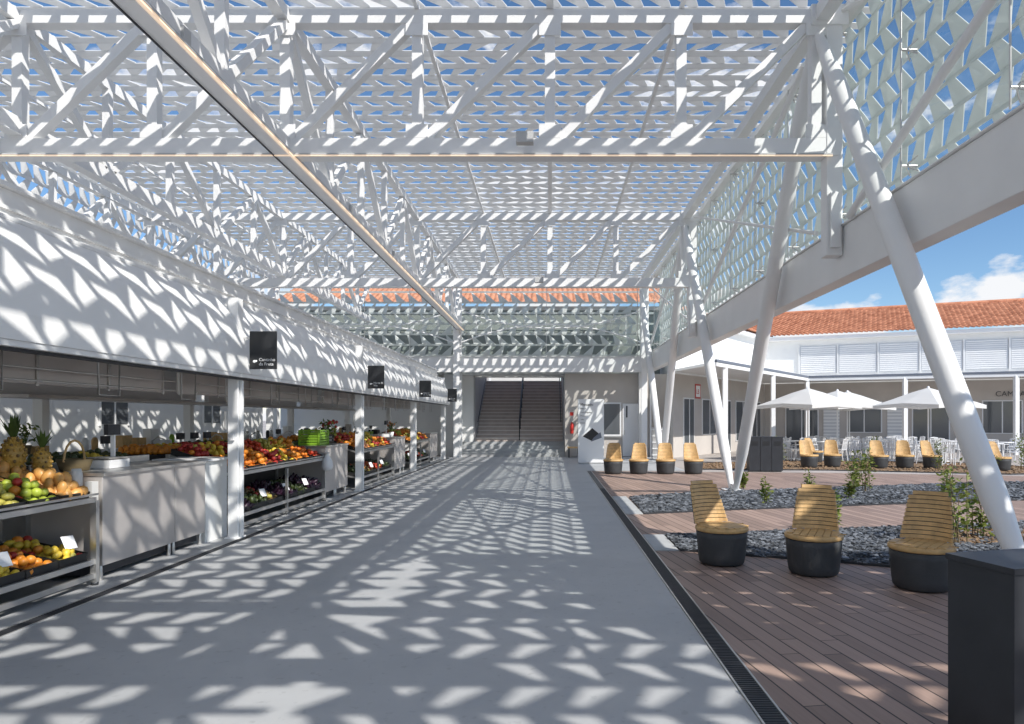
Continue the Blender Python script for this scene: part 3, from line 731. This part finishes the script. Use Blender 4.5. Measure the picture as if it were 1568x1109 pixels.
p=C2+d2*11.0+n2*.12; text('shop_lettering','CAMISARIA',.36,(p.x,p.y,2.75),(math.pi/2,0,ang2),'dark',cb)
b=MB(); b.obox('redtext',o1,d1,n1,2.2,2.8,.031,.05,2.55,3.2); b.obox('text',o1,d1,n1,2.27,2.73,.051,.056,2.62,3.13); b.obj('red_shop_sign',cb)
p=o1+d1*2.3+n1*.058; text('shop_lettering','LB',.30,(p.x,p.y,2.76),(math.pi/2,0,ang1),'redtext',cb)

# ---------------------------------------------------------------- lounge stools with slatted backs
def stool_mesh():
    b=MB()
    b.lathe('chairbase',(0,0,0),[(0,.012),(.235,.012),(.25,.03),(.262,.10),(.278,.30),(.285,.365),(.27,.375),(0,.375)],36)
    b.lathe('wood',(0,0,0),[(0,.376),(.283,.376),(.295,.385),(.296,.415),(.288,.425),(.0,.425)],36)
    for i in range(8):
        x=-.26+i*.0735; hw=math.sqrt(max(0,.285**2-max(abs(x),abs(x+.05))**2))
        b.box('wood',x,x+.066,-hw,hw,.426,.437)
    ns=11
    def arc(k,r0,r1,z0,z1,ha,cy,cy2):
        n=10; vs=[]; fs=[]
        for j in range(n+1):
            a=-ha+2*ha*j/n
            for rr,zz,c in ((r0,z0,cy),(r1,z0,cy),(r1,z1,cy2),(r0,z1,cy2)):
                vs.append((rr*math.sin(a),rr*math.cos(a)*.75+c,zz))
        for j in range(n):
            for q in range(4): fs.append((j*4+q,j*4+(q+1)%4,(j+1)*4+(q+1)%4,(j+1)*4+q))
        fs+=[(0,3,2,1),(n*4,n*4+1,n*4+2,n*4+3)]
        b.add(vs,fs,k)
    for k in range(ns):
        z0=.44+k*.043; f=k/(ns-1); f2=(k+1)/(ns-1)
        ha=math.radians(56-15*f) if k<ns-1 else math.radians(34)
        cy=.055+.11*f
        arc('wood',.27,.288,z0,z0+.036,ha,cy,cy+.0095)
        arc('chairbase',.289,.297,z0-.004,z0+.0385,ha*.93,cy,cy+.011)
    return b
sm=stool_mesh().obj('lounge_stool',loc=(1.95,7.75,.008)); sm.rotation_euler=(0,0,math.radians(26))
for x,y,r in [(2.80,7.25,-26),(3.60,6.62,-42),(1.88,20.3,-10),(2.64,20.3,-12),(3.44,20.3,-6),(4.27,20.3,8),(8.7,22.9,10),(9.6,23.2,-12),(10.9,22.6,-5),(11.8,22.7,-14),(12.6,22.5,12),(14.2,21.5,15),(9.9,25.5,30)]:
    inst(sm,'lounge_stool',(x,y,.008),math.radians(r))
def bin_obj(x,y,rz,w=.42,d=.34,h=1.0):
    b=MB(); b.box('dark',-w/2,w/2,-d/2,d/2,.03,h-.03); b.box('dark',-w/2-.008,w/2+.008,-d/2-.008,d/2+.008,h-.028,h)
    b.box('black',-w/2+.03,w/2-.03,-d/2+.03,d/2-.03,0,.029)
    b.box('black',w/2-.019,w/2-.015,-d/2-.0015,-d/2,.05,h-.05)
    b.box('black',-w/2+.06,w/2-.06,-d/2-.004,-d/2,h-.28,h-.14)
    o=b.obj('litter_bin',loc=(x,y,.008),bevel=.006); o.rotation_euler=(0,0,rz); return o
bin_obj(2.23,3.22,math.radians(14),.50,.36,.985)
for i in range(3):
    bin_obj(6.35+i*.34,21.3-.03*i,math.radians(-5),.33,.42,1.08)
def umb():
    b=MB(); b.tube('plasticwhite',[(0,0,.06),(0,0,2.78)],.028,10); b.box('conc',-.3,.3,-.3,.3,0,.07)
    R0=1.5
    rings=[(0,2.82),(.45,2.66),(.95,2.44),(R0,2.22)]
    cor=[(1,1),(0,1.0),(-1,1),(-1.0,0),(-1,-1),(0,-1.0),(1,-1),(1.0,0)]
    vs=[(0,0,2.82)];fs=[]
    for r,z in rings[1:]:
        for i,(x,y) in enumerate(cor): vs.append((x*r*.9,y*r*.9,z-(0.05*r if i%2==0 else 0)))
    for i in range(8): fs.append((0,1+i,1+(i+1)%8))
    for k in range(2):
        for i in range(8): fs.append((1+k*8+i,1+(k+1)*8+i,1+(k+1)*8+(i+1)%8,1+k*8+(i+1)%8))
    b.add(vs,fs,'fabric')
    base=vs[17:25]; v2=[(x,y,z-.13) for x,y,z in base]
    b.add(base+v2,[(i,(i+1)%8,8+(i+1)%8,8+i) for i in range(8)],'fabric')
    for (x,y,z) in base: b.tube('plasticwhite',[(0,0,2.1),(x*.5,y*.5,2.46)],.01,5)
    for i in range(8): b.tube('plasticwhite',[(0,0,2.78),(base[i][0],base[i][1],base[i][2]-.02)],.01,5)
    b.lathe('plasticwhite',(0,0,2.8),[(.06,0),(.04,.06),(0,.08)],8)
    return b
u0=umb().obj('patio_umbrella',loc=(9.9,26.2,0)); u0.rotation_euler=(0,0,.5)
for x,y,r in [(12.0,28.5,.4),(12.9,29.6,.5),(14.3,25.8,.45),(13.6,31.0,.4)]: inst(u0,'patio_umbrella',(x,y,0),r)
def cchair():
    b=MB()
    for x in (-.2,.2):
        b.tube('plasticwhite',[(x,-.2,0),(x*.92,-.17,.44)],.016,6); b.tube('plasticwhite',[(x,.24,0),(x*.92,.18,.44),(x*.9,.25,.84)],.016,6)
        b.tube('plasticwhite',[(x*.95,.2,.64),(x*1.05,-.15,.64),(x*.95,-.17,.44)],.013,6)
    b.box('plasticwhite',-.21,.21,-.2,.19,.435,.455)
    b.tube('plasticwhite',[(-.18,.25,.84),(0,.265,.86),(.18,.25,.84)],.018,6)
    for i in range(5): b.beam('plasticwhite',(-.13+i*.065,.185,.45),(-.13+i*.065,.255,.84),.03,.008,(0,1,0))
    return b
def ctable():
    b=MB(); b.lathe('plasticwhite',(0,0,0),[(0,.72),(.36,.72),(.37,.735),(.36,.75),(0,.75)],24); b.tube('plasticwhite',[(0,0,.02),(0,0,.72)],.03,8); b.lathe('plasticwhite',(0,0,0),[(0,0),(.24,0),(.22,.025),(0,.035)],16); return b
cc=None;ct=None
spots=[(8.9,26.8),(10.8,26.9),(12.0,27.6),(13.4,26.8),(15.2,26.4),(11.0,29.4),(12.8,30.6),(14.6,29.2),(16.2,27.8),(9.4,29.2),(16.0,24.8),(10.0,28.0),(14.3,24.6),(13.4,28.6),(17.4,26.2),(15.6,30.2)]
for x,y in spots:
    x+=ru(-.15,.15)
    if ct is None: ct=ctable().obj('cafe_table',loc=(x,y,0))
    else: inst(ct,'cafe_table',(x,y,0))
    a0=ru(0,6.28)
    for q in range(4):
        a=a0+q*math.pi/2+ru(-.25,.25); px,py=x+.68*math.sin(a),y+.68*math.cos(a); rz=-a
        if cc is None: cc=cchair().obj('cafe_chair',loc=(px,py,0)); cc.rotation_euler=(0,0,rz)
        else: inst(cc,'cafe_chair',(px,py,0),rz)
def sapling(x,y,h,n=5,dens=30,k=('leaf','leafy')):
    b=MB()
    for s in range(n):
        a=ru(0,6.28); lean=ru(.02,.22)*h; hh=h*ru(.6,1); bx,by=x+ru(-.08,.08)*h,y+ru(-.08,.08)*h
        pts=[Vector((bx+lean*math.cos(a)*t*t,by+lean*math.sin(a)*t*t,.02+hh*t)) for t in (0,.25,.5,.75,1)]
        b.tube('stem',pts,[.008,.007,.005,.004,.002],5)
        for i in range(dens):
            t=ru(.12,1); p=Vector((bx+lean*math.cos(a)*t*t,by+lean*math.sin(a)*t*t,.02+hh*t))
            dd=Vector((ru(-1,1),ru(-1,1),ru(-.3,.7))).normalized(); L=ru(.05,.11); q=p+dd*ru(.0,.12)*h
            w=dd.cross(Vector((ru(-1,1),ru(-1,1),1))).normalized()*L*.28
            b.add([q,q+dd*L*.5+w,q+dd*L,q+dd*L*.5-w],[(0,1,2,3)],random.choice(k))
    b.obj('sapling')
for x,y,h,n in [(7.0,15.1,.95,6),(7.3,16.3,.6,4),(5.35,8.9,1.15,6),(5.9,9.4,.8,5),(4.15,10.0,.6,4),(7.6,17.0,.9,4),(6.6,9.0,.9,5),(9.6,15.2,.9,5),(4.1,13.0,.5,3),(10.6,16.4,.9,5),(7.0,23.0,.9,5),(8.2,24.2,1.1,5),(12.3,21.6,.9,5),(14,22.5,1.1,6),(11.2,23.6,1.0,5),(4.5,15.9,.4,5),(6.1,13.9,.5,5),(8.3,9.9,.7,4),(12.2,15.4,1.0,6),(15,21.6,1.2,6),(8.4,14.4,.6,4),(5.4,14.3,.5,4)]:
    sapling(x,y,h,n,42,('leafy','leafy','leaf'))

# ---------------------------------------------------------------- light, world, camera
to_sun=Vector((.83,-.79,1.0)).normalized()
el=math.asin(to_sun.z); az=math.atan2(to_sun.x,to_sun.y)
sl=bpy.data.lights.new('sun','SUN'); sl.energy=5.0; sl.angle=math.radians(.4); sl.color=(1,.965,.91)
so=bpy.data.objects.new('sun',sl); sc.collection.objects.link(so); so.rotation_euler=(-to_sun).to_track_quat('-Z','Y').to_euler(); so.location=(20,-20,30)
w=bpy.data.worlds.new('World'); sc.world=w; w.use_nodes=True; nt=w.node_tree; N=nt.nodes; L=nt.links
bg=N['Background']; sky=N.new('ShaderNodeTexSky'); sky.sky_type='NISHITA'; sky.sun_disc=False; sky.sun_elevation=el; sky.sun_rotation=az
sky.altitude=600; sky.air_density=1.0; sky.dust_density=.2; sky.ozone_density=2.0
bg.inputs['Strength'].default_value=.15
tc=N.new('ShaderNodeTexCoord'); mp=N.new('ShaderNodeMapping'); mp.inputs['Scale'].default_value=(1,1,1.9); mp.inputs['Location'].default_value=(.35,.1,0); L.new(tc.outputs['Generated'],mp.inputs[0])
nz=N.new('ShaderNodeTexNoise'); nz.inputs['Scale'].default_value=7.0; nz.inputs['Detail'].default_value=9; nz.inputs['Roughness'].default_value=.55; L.new(mp.outputs[0],nz.inputs['Vector'])
sp=N.new('ShaderNodeSeparateXYZ'); L.new(tc.outputs['Generated'],sp.inputs[0])
band=N.new('ShaderNodeValToRGB'); e=band.color_ramp.elements; e[0].position=.10; e[0].color=(.13,.13,.13,1); e[1].position=.145; e[1].color=(.12,.12,.12,1)
x_=e.new(.20); x_.color=(-.05,-.05,-.05,1); x2=e.new(.26); x2.color=(-.5,-.5,-.5,1); x3=e.new(.60); x3.color=(-.3,-.3,-.3,1); x4=e.new(.8); x4.color=(.0,.0,.0,1)
L.new(sp.outputs[2],band.inputs[0])
mu=N.new('ShaderNodeMath'); mu.operation='ADD'; L.new(nz.outputs['Fac'],mu.inputs[0]); L.new(band.outputs[0],mu.inputs[1])
cr=N.new('ShaderNodeValToRGB'); cr.color_ramp.elements[0].position=.56; cr.color_ramp.elements[1].position=.64; L.new(mu.outputs[0],cr.inputs[0])
hs=N.new('ShaderNodeHueSaturation'); hs.inputs['Saturation'].default_value=1.15; L.new(sky.outputs[0],hs.inputs['Color'])
mx=N.new('ShaderNodeMixRGB'); mx.inputs[2].default_value=(6.2,6.3,6.5,1); L.new(cr.outputs[0],mx.inputs[0]); L.new(hs.outputs[0],mx.inputs[1]); L.new(mx.outputs[0],bg.inputs[0])

cam=bpy.data.cameras.new('camera'); co=bpy.data.objects.new('camera',cam); sc.collection.objects.link(co)
co.location=(0,0,1.65); co.rotation_euler=(math.pi/2,0,0); cam.lens=24; cam.sensor_width=36; cam.shift_x=-.037; cam.shift_y=.0552; cam.clip_end=1500; cam.clip_start=.05
sc.camera=co
sc.view_settings.view_transform='Standard'; sc.view_settings.look='None'; sc.view_settings.exposure=0
try: sc.cycles.max_bounces=7; sc.cycles.diffuse_bounces=4; sc.cycles.glossy_bounces=2; sc.cycles.transparent_max_bounces=12
except Exception: pass
